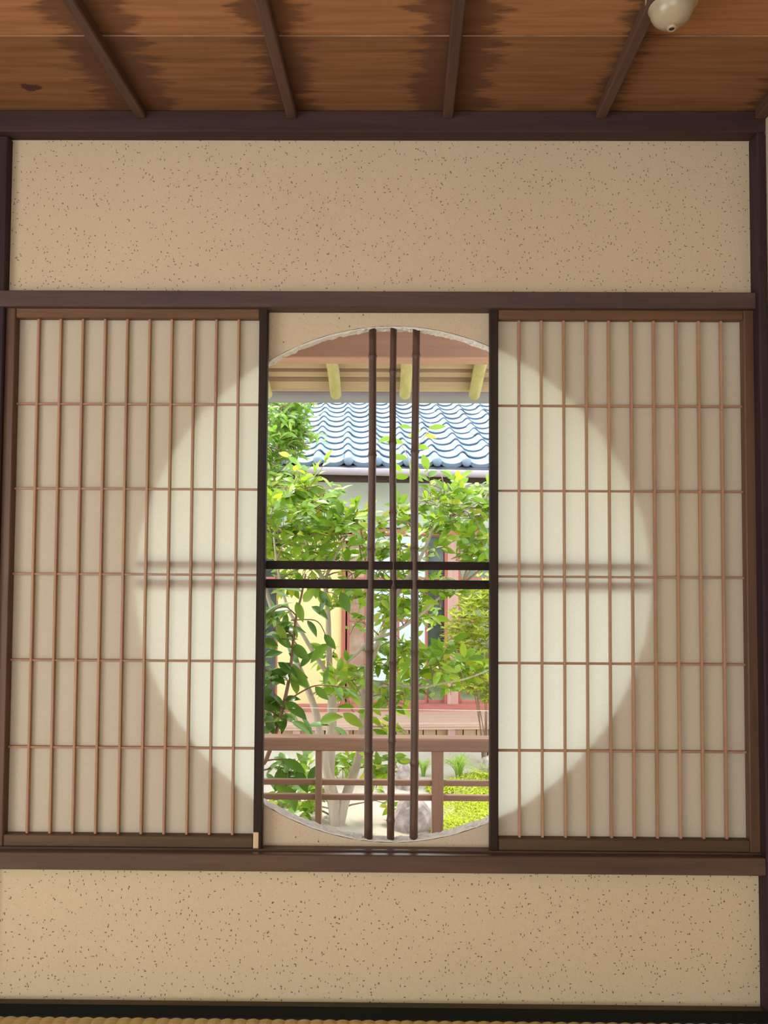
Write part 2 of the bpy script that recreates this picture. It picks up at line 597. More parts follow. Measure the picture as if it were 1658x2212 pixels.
shoji('shoji_screen', 'paper lattice screen right of the bamboo poles beside the dark corner post', 0.25922, None, None, 1, 0, 0, 0)

# --- ceiling: boards, battens, rosette
ceil = tag(empty('ceiling', (0, -2, CEIL)), 'stained brown board ceiling with dark battens', kind='structure')
BAT = [(-45, 0), (305, 0), (631, 0), (967, 0), (1297, 0), (1640, 0)]
BX = [Xc(p, 246, -.045) for p, _ in BAT]
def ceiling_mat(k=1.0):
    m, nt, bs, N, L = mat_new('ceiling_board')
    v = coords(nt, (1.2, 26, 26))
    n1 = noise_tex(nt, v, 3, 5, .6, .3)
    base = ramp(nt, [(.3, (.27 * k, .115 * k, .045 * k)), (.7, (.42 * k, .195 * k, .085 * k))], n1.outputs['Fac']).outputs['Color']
    tc = N('ShaderNodeTexCoord')
    sx = N('ShaderNodeSeparateXYZ')
    L(tc.outputs['Object'], sx.inputs[0])
    # old soot and damp stains spreading along the boards from each batten
    jag = noise_tex(nt, coords(nt, (3.5, 20, 8)), 1.6, 5, .7)
    soft = noise_tex(nt, coords(nt, (3, 4, 8)), 1.2, 3, .5)
    fac = None
    for bx, wd in zip(BX, (.07, .14, .10, .14, .06, .06)):
        dx = math_node(nt, 'ABSOLUTE', math_node(nt, 'SUBTRACT', sx.outputs['X'], bx - .0))
        reach = math_node(nt, 'ADD', math_node(nt, 'MULTIPLY', math_node(nt, 'SUBTRACT', jag.outputs['Fac'], .5), .26), wd * .72)
        s = math_node(nt, 'MULTIPLY', math_node(nt, 'SUBTRACT', reach, dx), 30.0)
        c = N('ShaderNodeClamp'); L(s, c.inputs[0])
        fac = c.outputs[0] if fac is None else math_node(nt, 'MAXIMUM', fac, c.outputs[0])
    fac = math_node(nt, 'MULTIPLY', fac, math_node(nt, 'ADD', math_node(nt, 'MULTIPLY', soft.outputs['Fac'], .7), .35))
    # a dark knot on the left
    kp = PZ(66, 190, CEIL)
    dv = N('ShaderNodeVectorMath'); dv.operation = 'DISTANCE'
    mp = N('ShaderNodeMapping'); mp.inputs['Scale'].default_value = (1, 1.5, 0)
    L(tc.outputs['Object'], mp.inputs['Vector']); L(mp.outputs[0], dv.inputs[0])
    dv.inputs[1].default_value = (kp.x, kp.y * 1.5, 0)
    kn = noise_tex(nt, coords(nt), 45, 3)
    ks = math_node(nt, 'MULTIPLY', math_node(nt, 'SUBTRACT', math_node(nt, 'MULTIPLY', kn.outputs['Fac'], .05), dv.outputs['Value']), 160)
    c = N('ShaderNodeClamp'); L(ks, c.inputs[0])
    fac = math_node(nt, 'MAXIMUM', fac, c.outputs[0])
    col = mix_col(nt, fac, base, (.075, .032, .022))
    L(col, bs.inputs['Base Color'])
    bs.inputs['Roughness'].default_value = .7
    bs.inputs['Specular IOR Level'].default_value = .2
    bump(nt, bs, n1.outputs['Fac'], .2, .002)
    return m
M['ceil'] = ceiling_mat()
M['ceil_dark'] = ceiling_mat(.66)  # board nearest the wall, darker overall
M['batten'] = wood('ceiling_batten_wood', (.135, .068, .045), (.06, .03, .024), 'Y', .6)
M['edge'] = plain('lap_edge_glint', (.30, .17, .10), .6, .5, 9)
YJ = PZ(830, 89, CEIL).y
ys = [.05, YJ] + [YJ - .31 * k for k in range(1, 13)]
for i in range(len(ys) - 1):
    lift = .0 if i % 2 == 0 else .0
    b = box('ceiling_board', M['ceil' if i else 'ceil_dark'], ceil, -2.05, 1.0, ys[i + 1] - .012, ys[i], CEIL + .001 + (.005 if i else 0.0), CEIL + .014 + (.005 if i else 0), bev=.0)
    # each board rests on the one nearer the wall: its lap edge carries a thin pale painted glint
    box('lap_edge', M['edge'], b, -2.05, 1.0, ys[i + 1] - .0125, ys[i + 1] - .0115, CEIL + .002 + (.005 if i else 0), CEIL + .0045 + (.005 if i else 0), bev=0)
for bx in BX:
    Mx = Matrix.Translation((bx, -.045, 0)) @ Matrix.Rotation(R_(-1.1), 4, 'Z')
    MB().box(-.0125, .0125, -4.2, .0, CEIL - .022, CEIL + .004, bev=.003, M=Mx).build('batten', M['batten'], ceil)

M['porc'] = plain('yellowed_porcelain', (.40, .33, .22), .28, .15, 20, spec=.6)
M['hole'] = plain('dark_hole', (.03, .02, .015), .8)
rc = PZ(1450, 36, CEIL - .040)
rose = tag(empty('ceiling_rosette', (rc.x, rc.y, CEIL)), 'small white porcelain lamp rosette on the brown ceiling', 'lamp fitting')
MB().lathe([(.047, 0), (.049, -.004), (.049, -.016), (.0465, -.020), (.044, -.021)], (rc.x, rc.y, CEIL + .001), 32).build('base_ring', M['porc'], rose, smooth=True)
MB().lathe([(.0455, -.019), (.043, -.023), (.0405, -.028), (.0385, -.036), (.034, -.045), (.025, -.053), (.013, -.058), (.0085, -.060)], (rc.x, rc.y, CEIL + .001), 32).build('cap', M['porc'], rose, smooth=True)
MB().lathe([(.0085, -.058), (.0095, -.0625), (.0085, -.066), (.006, -.0665), (.0045, -.064)], (rc.x, rc.y, CEIL + .001), 20).build('cord_nozzle', M['porc'], rose, smooth=True)
MB().lathe([(.0042, -.062), (.0044, -.0655), (.003, -.0657)], (rc.x, rc.y, CEIL + .001), 16).build('cord_hole', M['hole'], rose, smooth=True)

# --- rest of the room shell (right wall, left and back walls with open garden sides)
XR = XPRo + .002
M['plain_clay'] = plaster('side_clay', (.58, .46, .32), .8)
tag(box('wall_right', M['plain_clay'], None, XR, XR + .08, -4.3, .02, -.05, CEIL + .02, bev=0), 'sand coloured clay side wall beyond the right corner post', kind='structure')
wl = MB()
wl.box(-2.08, -2.0, -4.3, -3.1, -.05, CEIL + .02, 0); wl.box(-2.08, -2.0, -.9, .09, -.05, CEIL + .02, 0); wl.box(-2.08, -2.0, -3.1, -.9, 1.75, CEIL + .02, 0)
tag(wl.build('wall_left', M['plain_clay']), 'sand coloured clay side wall with open garden doorway', kind='structure')
wb = MB()
wb.box(-2.0, -1.8, -4.3, -4.2, -.05, CEIL + .02, 0); wb.box(.86, XR, -4.3, -4.2, -.05, CEIL + .02, 0); wb.box(-1.8, .86, -4.3, -4.2, 1.85, CEIL + .02, 0)
tag(wb.build('wall_back', M['plain_clay']), 'sand coloured clay back wall with open garden doorway', kind='structure')
tag(box('trim_6', M['mould'], None, -2.2, XR + .1, -4.4, .12, CEIL + .025, CEIL + .06, bev=0), 'hidden roof boarding above the ceiling', kind='structure')

# ================================================================== VERANDA AND EAVE OUTSIDE
GZ = -0.45
M['deck'] = wood('veranda_plank', (.34, .22, .15), (.20, .12, .08), 'X', .6)
M['rail_o'] = wood('railing_wood', (.40, .235, .165), (.25, .14, .10), 'X', .6)
M['post_o'] = wood('railing_post_wood', (.42, .25, .18), (.27, .155, .115), 'Z', .6)
ver = tag(empty('veranda', (0, .5, -.1)), 'narrow plank veranda outside the round window', kind='structure')
for k in range(7):
    box('plank', M['deck'], ver, -2.2, 2.0, .10 + k * .135, .10 + k * .135 + .131, -.075, -.045, bev=.003)
box('support_beam', M['deck'], ver, -2.2, 2.0, .98, 1.06, -.20, -.06, bev=.004)
for x in (-1.8, -.6, .6, 1.7):
    box('support_post', M['post_o'], ver, x - .04, x + .04, .98, 1.05, GZ - .05, -.15, bev=.004)

YR = .98
rail = tag(empty('balustrade', (0, YR, -.06)), 'low brown wooden railing behind the bamboo poles', 'railing')
rt1, rt0 = Zc(1596, YR - .03, 815), Zc(1624, YR - .03, 815)
box('handrail', M['rail_o'], rail, -2.2, 2.0, YR - .03, YR + .035, rt0, rt1, bev=.005)
def rpost(px0, px1):
    xa, xb = Xc(px0, 1690, YR - .02), Xc(px1, 1690, YR - .02)
    box('baluster', M['post_o'], rail, xa, xb, YR - .02, YR - .02 + (xb - xa), -.06, rt0 + .004, bev=.002)
    return (xa + xb) / 2
a = rpost(680.5, 694.5)
b = rpost(932.5, 957.5)
for k in (-3, -2, -1, 2, 3):
    x = a + (b - a) * k
    w = .021 if k % 2 else .012
    box('baluster', M['post_o'], rail, x - w, x + w, YR - .02, YR - .02 + 2 * w, -.06, rt0 + .004, bev=.002)
for (y1, y0) in ((1683, 1695), (1714.5, 1727)):
    MB().box(-2.2, 2.0, YR - .012, YR + .006, Zc(y0, YR, 790), Zc(y1, YR, 790), bev=.0025).build('cross_rail', M['rail_o'], rail)

# own eave: wall plate, log rafters, battens, roof boards, gutter
M['plate'] = wood('wall_plate_wood', (.62, .36, .26), (.47, .26, .185), 'X', .6, fine=.6)
M['eboard'] = wood('eave_board', (.30, .215, .165), (.185, .13, .10), 'X', .7)
M['ebat'] = wood('eave_batten', (.58, .42, .27), (.42, .30, .19), 'X', .65)
M['log'] = wood('peeled_log', (.62, .55, .24), (.42, .36, .14), 'Y', .6)
M['gut'] = plain('grey_gutter', (.30, .29, .29), .5, .08, 5)
YE = 1.72
eave = tag(empty('eave', (0, .9, 1.8)), 'underside of the near eave with log rafters and pink wall plate', kind='structure')
YPL = .86
zp0 = Zc(773, YPL, 815)
box('wall_plate', M['plate'], eave, -2.4, 2.2, YPL, YPL + .10, zp0, zp0 + .19, bev=.004)
# rafters: axis falls outward
zend = Zc(848, YE - .06, 876)
SL = .30
def zaxis(y):
    return zend + (YE - .06 - y) * SL
RXS = []
for px, py in ((724.5, 852), (874.5, 857), (1025, 857)):
    RXS.append(Xc(px, py, YE - .06))
dx = RXS[1] - RXS[0]
rg = random.Random(3)
for x in [RXS[0] - dx * k for k in (4, 3, 2, 1)] + RXS + [RXS[2] + dx * k for k in (1, 2, 3, 4)]:
    pts, rr = [], []
    for i in range(9):
        y = -.05 + (YE - .04 + .05) * i / 8
        pts.append((x + rg.uniform(-.004, .004), y, zaxis(y) + rg.uniform(-.002, .002)))
        rr.append(.0265 + rg.uniform(-.0015, .0015))
    pts[-1] = (x, YE - .04, zaxis(YE - .04))
    pts.append((x, YE - .034, zaxis(YE - .034))); rr.append(.021)
    MB().tube(pts, rr, 12).build('log_rafter', M['log'], eave, smooth=True)
# battens on the rafters and boards above, both following the slope
def slope_box(name, mat, y0, y1, dz0, dz1):
    vs = []
    for x in (-2.4, 2.2):
        for y, d in ((y0, dz0), (y1, dz0), (y1, dz1), (y0, dz1)):
            vs.append((x, y, zaxis(y) + d))
    fs = [(0, 1, 2, 3), (7, 6, 5, 4), (0, 4, 5, 1), (1, 5, 6, 2), (2, 6, 7, 3), (3, 7, 4, 0)]
    return MB().add(vs, fs).build(name, mat, eave)
def row_y(py):
    d = ray(815, py)
    # ray meets the underside plane of the battens
    k = (zend + .0265 + (YE - .06) * SL - EYE.z - SL * EYE.y) / (d.z + SL * d.y)
    return EYE.y + d.y * k
rows = [(row_y(a), row_y(b)) for a, b in ((784, 796), (804, 814.5), (825, 846))]
print('batten rows', rows)
for y0, y1 in rows + [(rows[0][0] - .2, rows[0][0] - .12), (rows[0][0] - .4, rows[0][0] - .32), (rows[0][0] - .6, rows[0][0] - .52)]:
    slope_box('batten', M['ebat'], y0, min(y1, YE), .0265, .047)
for k in range(9):
    slope_box('roof_board', M['eboard'], -.1 + k * .205, -.1 + k * .205 + .203, .047, .060)
slope_box('roof_cover', M['gut'], -.3, YE + .03, .062, .10)
gm = []
gz1, gz0 = Zc(842, YE + .02, 815), Zc(867, YE + .02, 815)
gr = (gz1 - gz0) * .96
vs, fs = [], []
K = 12
for x in (-2.4, 2.2):
    for k in range(K + 1):
        an = math.pi * k / K
        vs.append((x, YE + .075 - gr * 1.0 * math.cos(an), gz1 - gr * math.sin(an)))
    for k in range(K + 1):
        an = math.pi * (K - k) / K
        vs.append((x, YE + .075 - (gr - .003) * math.cos(an), gz1 - (gr - .003) * math.sin(an)))
n2 = 2 * (K + 1)
for k in range(n2):
    k2 = (k + 1) % n2
    fs.append((k, k2, n2 + k2, n2 + k))
gt = MB().add(vs, fs).build('eave_gutter', M['gut'], None, smooth=False)
tag(gt, 'grey half-round gutter along the near eave above the roof tiles', 'gutter')

# ================================================================== NEIGHBOURING HOUSE
TH = R_(3.3)
HO = P(850, 1170, 4.43)
house = empty('house', (HO.x, HO.y, GZ), TH)
tag(house, 'house across the garden with grey blue tiled roof and red framed doors', 'house')
HM = world_of(house)
HI = HM.inverted()
def H(px, py, v):
    """local (u, v, z) of the point of the plane v = const of the house frame"""
    e = HI @ EYE
    d = (HI.to_3x3() @ ray(px, py))
    return e + d * ((v - e.y) / d.y)
def HB(name, mat, parent, px0, px1, py1, py0, v0, v1, bev=.003, ref=None):
    pm = (px0 + px1) / 2
    ul, ur = H(px0, (py0 + py1) / 2, v0).x, H(px1, (py0 + py1) / 2, v0).x
    zt, zb = H(ref or pm, py1, v0).z, H(ref or pm, py0, v0).z
    me = MB().box(ul, ur, v0, v1, zb, zt, bev).mesh(name, mat)
    return put(name, me, parent, local=True)
def HU(name, mat, parent, u0, u1, v0, v1, z0, z1, bev=.003):
    return put(name, MB().box(u0, u1, v0, v1, z0, z1, bev).mesh(name, mat), parent, local=True)

def tile_mat():
    m, nt, bs, N, L = mat_new('glazed_roof_tile')
    rnd = N('ShaderNodeObjectInfo').outputs['Random']
    n = noise_tex(nt, coords(nt), 12, 4)
    r = ramp(nt, [(0, (.13, .195, .27)), (.5, (.155, .225, .305)), (1, (.185, .255, .335))], rnd)
    col = mix_col(nt, math_node(nt, 'MULTIPLY', n.outputs['Fac'], .35), r.outputs['Color'], (.25, .31, .36))
    L(col, bs.inputs['Base Color'])
    bs.inputs['Roughness'].default_value = .5
    bs.inputs['Specular IOR Level'].default_value = .45
    return m
M['tile'] = tile_mat()
M['under'] = plain('roof_underlay', (.10, .11, .13), .8)
TW = 64.2 * (H(850, 1000, 0.0) - (HI @ EYE)).length / FPX
TW = abs(H(880, 1000, 0).x - H(816, 1000, 0).x)
SLOPE = math.atan(.385)
TL = .232
cs, sn = math.cos(SLOPE), math.sin(SLOPE)
ZE = H(850, 998, 0.0).z
U0 = H(687, 1000, 0.0).x          # a hump
roof = put('roof', MB().add([(-5, -.02, ZE - .05), (5, -.02, ZE - .05), (5, 3.6, ZE - .05 + 3.62 * .385), (-5, 3.6, ZE - .05 + 3.62 * .385),
                             (-5, -.02, ZE - .09), (5, -.02, ZE - .09), (5, 3.6, ZE - .09 + 3.62 * .385), (-5, 3.6, ZE - .09 + 3.62 * .385)],
                            [(0, 1, 2, 3), (7, 6, 5, 4), (0, 4, 5, 1), (1, 5, 6, 2), (2, 6, 7, 3), (3, 7, 4, 0)]).mesh('roof', M['under']), house, local=True)
def prof_z(t):
    # t 0..1 over one tile: hump centred on t = 0.17, trough after it
    if abs(t - .17) < .17:
        return .034 * max(0.0, math.cos((t - .17) / .17 * math.pi / 2)) ** 1.1
    q = (t - .34) / .66
    return -.022 * max(0.0, math.sin(math.pi * q)) ** .75
def tile_mesh(name, lip):
    n = 16
    vs, fs = [], []
    tk = .0135
    for (y, lift) in ((0.0, .011), (TL * 1.12, -.006)):
        for k in range(n + 1):
            t = k / n * 1.04
            z = prof_z(min(1, t)) if t <= 1 else prof_z(t - 1)
            vs.append(((t - .17) * TW, y, z + lift))
    for k in range(n + 1):            # front edge
        t = k / n * 1.04
        z = prof_z(min(1, t)) if t <= 1 else prof_z(t - 1)
        drop = tk if not lip else tk + .022 * (1 - max(0, prof_z(min(1, t))) / .032)
        vs.append(((t - .17) * TW, 0.003, z + .011 - drop))
    for k in range(n):
        fs.append((k, k + 1, n + 2 + k, n + 1 + k))
        fs.append((2 * (n + 1) + k, 2 * (n + 1) + k + 1, k + 1, k))
    # left side edge
    vs.append(((-.17) * TW, TL * 1.12, -.03)); fs.append((0, n + 1, len(vs) - 1, 2 * (n + 1)))
    return MB().add(vs, fs).mesh(name, M['tile'], smooth=False)
tm, te = tile_mesh('roof_tile', False), tile_mesh('eave_tile', True)
knob = MB().lathe([(.004, -.040), (.022, -.034), (.034, -.020), (.040, 0), (.036, .018), (.024, .032), (.004, .038)], (0, 0, 0), 16).mesh('tile_end', M['tile'], smooth=True)
RM = Matrix.Rotation(SLOPE, 4, 'X')
rg = random.Random(8)
far = MB()
tmv = [v.co.copy() for v in tm.vertices]; tmf = [tuple(p.vertices) for p in tm.polygons]
for row in range(14):
    for colm in range(-16, 23):
        u = U0 + colm * TW + rg.uniform(-.004, .004)
        v, z = row * TL * cs, ZE + row * TL * sn
        # tiles far outside the gap between the screens are joined
        Mx = Matrix.Translation((u, v, z + rg.uniform(-.002, .002))) @ RM @ Matrix.Rotation(R_(rg.uniform(-.6, .6)), 4, 'Z')
        if not (-3 - .15 * row <= colm <= 7 + .25 * row):
            far.add([Mx @ v for v in tmv], tmf)
            continue
        put('eave_tile' if row == 0 else 'roof_tile', te if row == 0 else tm, roof, Mx, local=True)
        if row == 0:
            put('tile_end', knob, roof, Matrix.Translation((u, -.022, H(850, 997, 0.0).z)), local=True)
tag(put('roof_tiles_beyond', far.mesh('roof_tiles_beyond', M['tile']), roof, local=True), kind='stuff')
M['lilac'] = plain('pale_gutter', (.34, .29, .32), .45, .08, 4)
M['fascia'] = wood('dark_fascia', (.075, .045, .032), (.04, .022, .016), 'X', .7)
M['hwall'] = plain('pale_plaster', (.56, .60, .50), .9, .06, 3)
M['ywall'] = plain('yellow_plaster', (.72, .62, .30), .9, .08, 3)
M['red'] = wood('red_frame_wood', (.50, .17, .12), (.34, .10, .08), 'Z', .55)
M['redh'] = wood('red_rail_wood', (.52, .20, .15), (.36, .12, .10), 'X', .55)
M['pinkpost'] = wood('faded_post_wood', (.56, .35, .29), (.42, .24, .20), 'Z', .65)
M['hpost'] = wood('dark_house_post', (.12, .07, .05), (.06, .034, .026), 'Z', .7)
M['pink'] = wood('faded_veranda_wood', (.66, .45, .36), (.52, .33, .26), 'X', .65)
M['skirt'] = wood('skirting_wood', (.64, .45, .28), (.48, .31, .18), 'Z', .7)
M['blue'] = plain('pale_blue_panel', (.60, .72, .76), .8, .05, 4)
M['dark'] = plain('dark_interior', (.035, .03, .03), .8)
def glassy(name, c, c2):
    m, nt, bs, N, L = mat_new(name)
    n = noise_tex(nt, coords(nt), 7, 5, .6)
    r = ramp(nt, [(.38, c), (.62, c2)], n.outputs['Fac'])
    L(r.outputs['Color'], bs.inputs['Base Color'])
    bs.inputs['Roughness'].default_value = .08
    bs.inputs['Specular IOR Level'].default_value = .7
    return m
M['gl_dark'] = glassy('dark_pane', (.035, .045, .05), (.07, .09, .08))
M['gl_green'] = glassy('green_reflection_pane', (.07, .11, .06), (.24, .30, .14))  # green reflection on the glass painted into its base colour
M['gl_pink'] = glassy('brown_pane', (.33, .20, .15), (.45, .30, .22))
# gutter and fascia
ga, gb = H(640, 1016, -.06), H(1040, 1024, -.06)
gu = (gb - ga).normalized()
p0, p1 = ga - gu * 2.0, gb + gu * 2.0
put('roof_gutter', MB().tube([p0, ga, gb, p1], .031, 14).mesh('roof_gutter', M['lilac'], smooth=True), house, local=True)
VW, VV = .50, .03
zf = H(815, 1027, .04).z
HU('fascia_board', M['fascia'], house, -4, 4, .04, .08, H(815, 1042, .04).z, zf + .03)
# underside of the eave and the wall body
HU('eave_soffit', M['fascia'], house, -4, 4, .08, VW, zf - .01, zf + .01)
zl1, zl0 = H(1000, 1141, VW).z, H(1000, 1153, VW).z
zsill = H(815, 1540, VW).z
HU('wall_body', M['dark'], house, -4, 4, VW + .07, VW + .15, zsill - .2, zf + .2)
HU('upper_wall', M['hwall'], house, -4, 4, VW + .02, VW + .06, zl1 - .01, zf, bev=0)
HU('lintel', M['hpost'], house, -4, 4, VW - .01, VW + .06, zl0, zl1)
tag(HU('upper_lintel', M['redh'], house, H(760, 1150, VW).x, 4, VW - .02, VW, zl0 - .012, zl1 - .012), 'faded red-brown lintel')
HB('house_post', M['hpost'], house, 640, 657, 1040, 1150, VW - .015, VW + .05)
HB('strut', M['hpost'], house, 971, 985, 1040, 1142, VW + .005, VW + .03)
HB('yellow_wall', M['ywall'], house, 600, 741, 1153, 1525, VW + .02, VW + .06, bev=0)
HB('yellow_wall', M['ywall'], house, 330, 520, 1153, 1525, VW + .02, VW + .06, bev=0)
HB('house_post', M['red'], house, 737, 746, 1153, 1525, VW - .01, VW + .05)
HB('sill', M['redh'], house, -150, 1800, 1522, 1541, VW - .03, VW + .05, ref=815)
def door(x0, x1, pane, v, rails, sw=5, lower=None):
    d = HB('sliding_door', M[pane], house, x0 + sw * .5, x1 - sw * .5, 1154, 1522, v + .008, v + .014, bev=0, ref=900)
    HB('door_stile', M['red'], d, x0, x0 + sw, 1154, 1522, v, v + .022, ref=900)
    HB('door_stile', M['red'], d, x1 - sw, x1, 1154, 1522, v, v + .022, ref=900)
    for (a, b) in rails:
        HB('door_rail', M['redh'], d, x0 + sw, x1 - sw, a, b, v + .002, v + .02, ref=900)
    if lower:
        HB('door_panel', M[lower], d, x0 + sw, x1 - sw, 1470, 1514, v + .004, v + .007, bev=0, ref=900)
    return d
RL = ((1154, 1159), (1247, 1252), (1338, 1343), (1512, 1522))
door(749, 792, 'gl_pink', VW + .012, RL)
door(790, 862, 'blue', VW + .036, RL, 4, 'gl_green')
door(858, 922, 'blue', VW + .012, RL, 4, 'gl_green')
door(919, 966, 'gl_dark', VW + .036, RL, 5, 'gl_green')
HB('house_post', M['pinkpost'], house, 966, 990, 1153, 1525, VW - .02, VW + .05)
HB('door_jamb', M['red'], house, 960, 966.5, 1153, 1525, VW - .012, VW + .04)
door(990, 1062, 'gl_green', VW + .012, RL)
door(1060, 1140, 'gl_dark', VW + .036, RL)
door(1138, 1218, 'blue', VW + .012, RL, 5, 'gl_green')
door(1216, 1296, 'gl_dark', VW + .036, RL)
HB('house_post', M['pinkpost'], house, 1294, 1316, 1153, 1525, VW - .02, VW + .05)
HB('yellow_wall', M['ywall'], house, 1314, 1800, 1153, 1525, VW + .02, VW + .06, bev=0, ref=900)
HB('yellow_wall', M['ywall'], house, -150, 330, 1153, 1525, VW + .02, VW + .06, bev=0, ref=430)
door(520, 601, 'gl_dark', VW + .036, RL, 5)
# veranda edge and skirting
zv = H(815, 1563, VV).z
HU('veranda_deck', M['pink'], house, -4, 4, VV, VW + .02, zv - .035, zv, bev=.004)
vf = zv - .035
HU('skirting_back', M['dark'], house, -4, 4, VV + .07, VV + .08, -.02, vf, bev=0)
sk = None
u = -3.9
rg = random.Random(21)
skh = vf + .02
while u < 3.9:
    w = .115 + rg.uniform(-.012, .012)
    HU('skirting_board', M['skirt'], house, u, u + w - .008, VV + .045 + rg.uniform(0, .006), VV + .066, -.02, vf - .004, bev=.002)
    u += w
for px in (975, 745, 640):
    HB('veranda_post', M['pinkpost'], house, px - 8, px + 8, 1572, 1625, VV + .01, VV + .05)
HU('veranda_fascia', M['pink'], house, -4, 4, VV + .004, VV + .03, vf - .02, vf + .002, bev=.003)

# white cord strung across the garden
pa, pb = P(540, 1525.3, 2.0), P(1090, 1534.5, 2.0)
ext = (pb - pa)
cpts = []
for i in range(13):
    t = -.6 + 2.2 * i / 12
    q = pa + ext * t
    cpts.append((q.x, q.y, q.z - .004 * (1 - ((t - .5) / 1.1) ** 2)))
M['cord'] = plain('white_cord', (.85, .83, .78), .8)
tag(MB().tube(cpts, .0016, 6).build('white_string', M['cord'], None, smooth=True), 'thin white cord strung across the garden behind the railing', 'cord')

# ================================================================== GARDEN
def gravel_mat():
    m, nt, bs, N, L = mat_new('pale_garden_ground')
    n1 = noise_tex(nt, coords(nt), 2.2, 4)
    n2 = noise_tex(nt, coords(nt), 70, 4, .7)
    r = ramp(nt, [(.35, (.46, .40, .32)), (.65, (.60, .54, .46))], n1.outputs['Fac'])
    col = mix_col(nt, math_node(nt, 'MULTIPLY', n2.outputs['Fac'], .4), r.outputs['Color'], (.45, .40, .32))
    L(col, bs.inputs['Base Color'])
    bs.inputs['Roughness'].default_value = .95
    bump(nt, bs, n2.outputs['Fac'], .6, .01)
    return m
M['gravel'] = gravel_mat()
vs, fs = [], []
gx = [-7 + 14 * i / 56 for i in range(57)]
gy = [.0 + 9 * i / 36 for i in range(37)]
for y in gy:
    for x in gx:
        vs.append((x, y, GZ + .018 * noise.noise(Vector((x * 1.3, y * 1.3, 2)))))
fs = [(r * 57 + c, r * 57 + c + 1, (r + 1) * 57 + c + 1, (r + 1) * 57 + c) for r in range(36) for c in range(56)]
tag(MB().add(vs, fs).build('ground', M['gravel'], None, smooth=True), 'pale sandy garden ground beyond the railing', kind='structure')

def rock(px, py, y, sx, sy, sz, seed, label, col):
    p = PZ(px, py, GZ)
    bm = bmesh.new()
    bmesh.ops.create_icosphere(bm, subdivisions=3, radius=1)
    for v in bm.verts:
        d = v.co.normalized()
        r = 1 + .25 * noise.noise(d * 1.4 + Vector((seed, 0, 0))) + .10 * noise.noise(d * 4 + Vector((seed, 3, 0)))
        v.co = Vector((d.x * sx * r, d.y * sy * r, max(-.3, d.z) * sz * r))
    me = bpy.data.meshes.new('garden_rock')
    bm.to_mesh(me); bm.free()
    me.materials.append(col)
    o = bpy.data.objects.new('garden_rock', me)
    COL.objects.link(o)
    o.location = (p.x, p.y, GZ + .0)
    tag(o, label, 'rock', 'rocks in the garden')
M['rock1'] = plain('pink_grey_rock', (.38, .31, .30), .9, .45, 22)
M['rock2'] = plain('pale_rock', (.48, .42, .36), .9, .4, 20)
rock(878, 1698, 0, .08, .085, .16, 1, 'pinkish grey upright rock seen between the bamboo poles', M['rock1'])
rock(890, 1785, 0, .12, .10, .17, 4, 'broad mottled pink rock low down behind the right bamboo pole', M['rock1'])
rock(1062, 1662, 0, .09, .09, .10, 7, 'pale rock under the fern by the right screen', M['rock2'])
rock(640, 1800, 0, .10, .10, .07, 9, 'low pale stone under the camellia leaves on the left', M['rock2'])

# ---- leaves
def leaf_mesh(name, mat, wr=.44, fold=.22, curl=.16, st=6, tip=.0):
    vs, fs = [], []
    for i in range(st + 1):
        t = i / st
        w = wr / 2 * (math.sin(math.pi * t ** .85) ** .8) if 0 < t < 1 else .004
        if t > .8: w *= .92
        z = -curl * t * t + curl * .35 * t
        vs += [(t, -w, z + fold * w), (t, 0, z), (t, w, z + fold * w)]
    for i in range(st):
        a = 3 * i
        fs += [(a, a + 3, a + 4, a + 1), (a + 1, a + 4, a + 5, a + 2)]
    return MB().add(vs, fs).mesh(name, mat, smooth=True, fix=False)
GREENS = [(0, (.06, .21, .012)), (.3, (.115, .31, .016)), (.7, (.20, .42, .022)), (.93, (.34, .47, .04)), (1, (.52, .45, .04))]
DEEP = [(0, (.03, .11, .018)), (.4, (.055, .17, .022)), (.8, (.12, .27, .03)), (1, (.28, .38, .05))]
PALE = [(0, (.11, .28, .025)), (.5, (.19, .37, .04)), (1, (.33, .45, .08))]
YEL = [(0, (.28, .38, .03)), (.5, (.40, .48, .06)), (1, (.52, .54, .12))]
M['lf'] = leafmat('camellia_leaf', GREENS)
M['lf_i'] = leafmat('camellia_leaf_mass', GREENS, island=True)
M['ld'] = leafmat('young_camellia_leaf', DEEP, .3, .28)
M['lp'] = leafmat('narrow_leaf', PALE)
M['lp_i'] = leafmat('narrow_leaf_mass', PALE, island=True)
M['ly_i'] = leafmat('shrub_leaf_mass', YEL, island=True, spec=.2)
M['grass_i'] = leafmat('grass_blade', [(0, (.22, .42, .06)), (.5, (.36, .55, .10)), (1, (.52, .66, .2))], island=True)
M['moss_i'] = leafmat('moss', [(0, (.35, .48, .04)), (.5, (.50, .60, .06)), (1, (.62, .66, .10))], .2, .8, island=True, spec=.1)
M['orange'] = leafmat('orange_leaf', [(0, (.75, .42, .03)), (1, (.8, .5, .08))], .3)
M['bark'] = wood('pale_bark', (.54, .46, .37), (.36, .29, .23), 'Z', .85, fine=.8)
M['twig'] = wood('twig_bark', (.36, .25, .15), (.22, .14, .09), 'Z', .8)
M['stem'] = wood('brown_stem', (.33, .20, .13), (.20, .11, .07), 'Z', .75)
LEAVES = {'a': [(.44, .22, .16), (.48, .30, .25), (.40, .15, .05)], 'n': [(.30, .2, .2), (.26, .25, .3)]}

def frame(d, up, roll):
    d = d.normalized()
    s = up.cross(d)
    if s.length < 1e-3:
        s = Vector((1, 0, 0))
    s.normalize()
    n = d.cross(s)
    m = Matrix((d, s, n)).transposed().to_4x4()
    return m @ Matrix.Rotation(roll, 4, 'X')

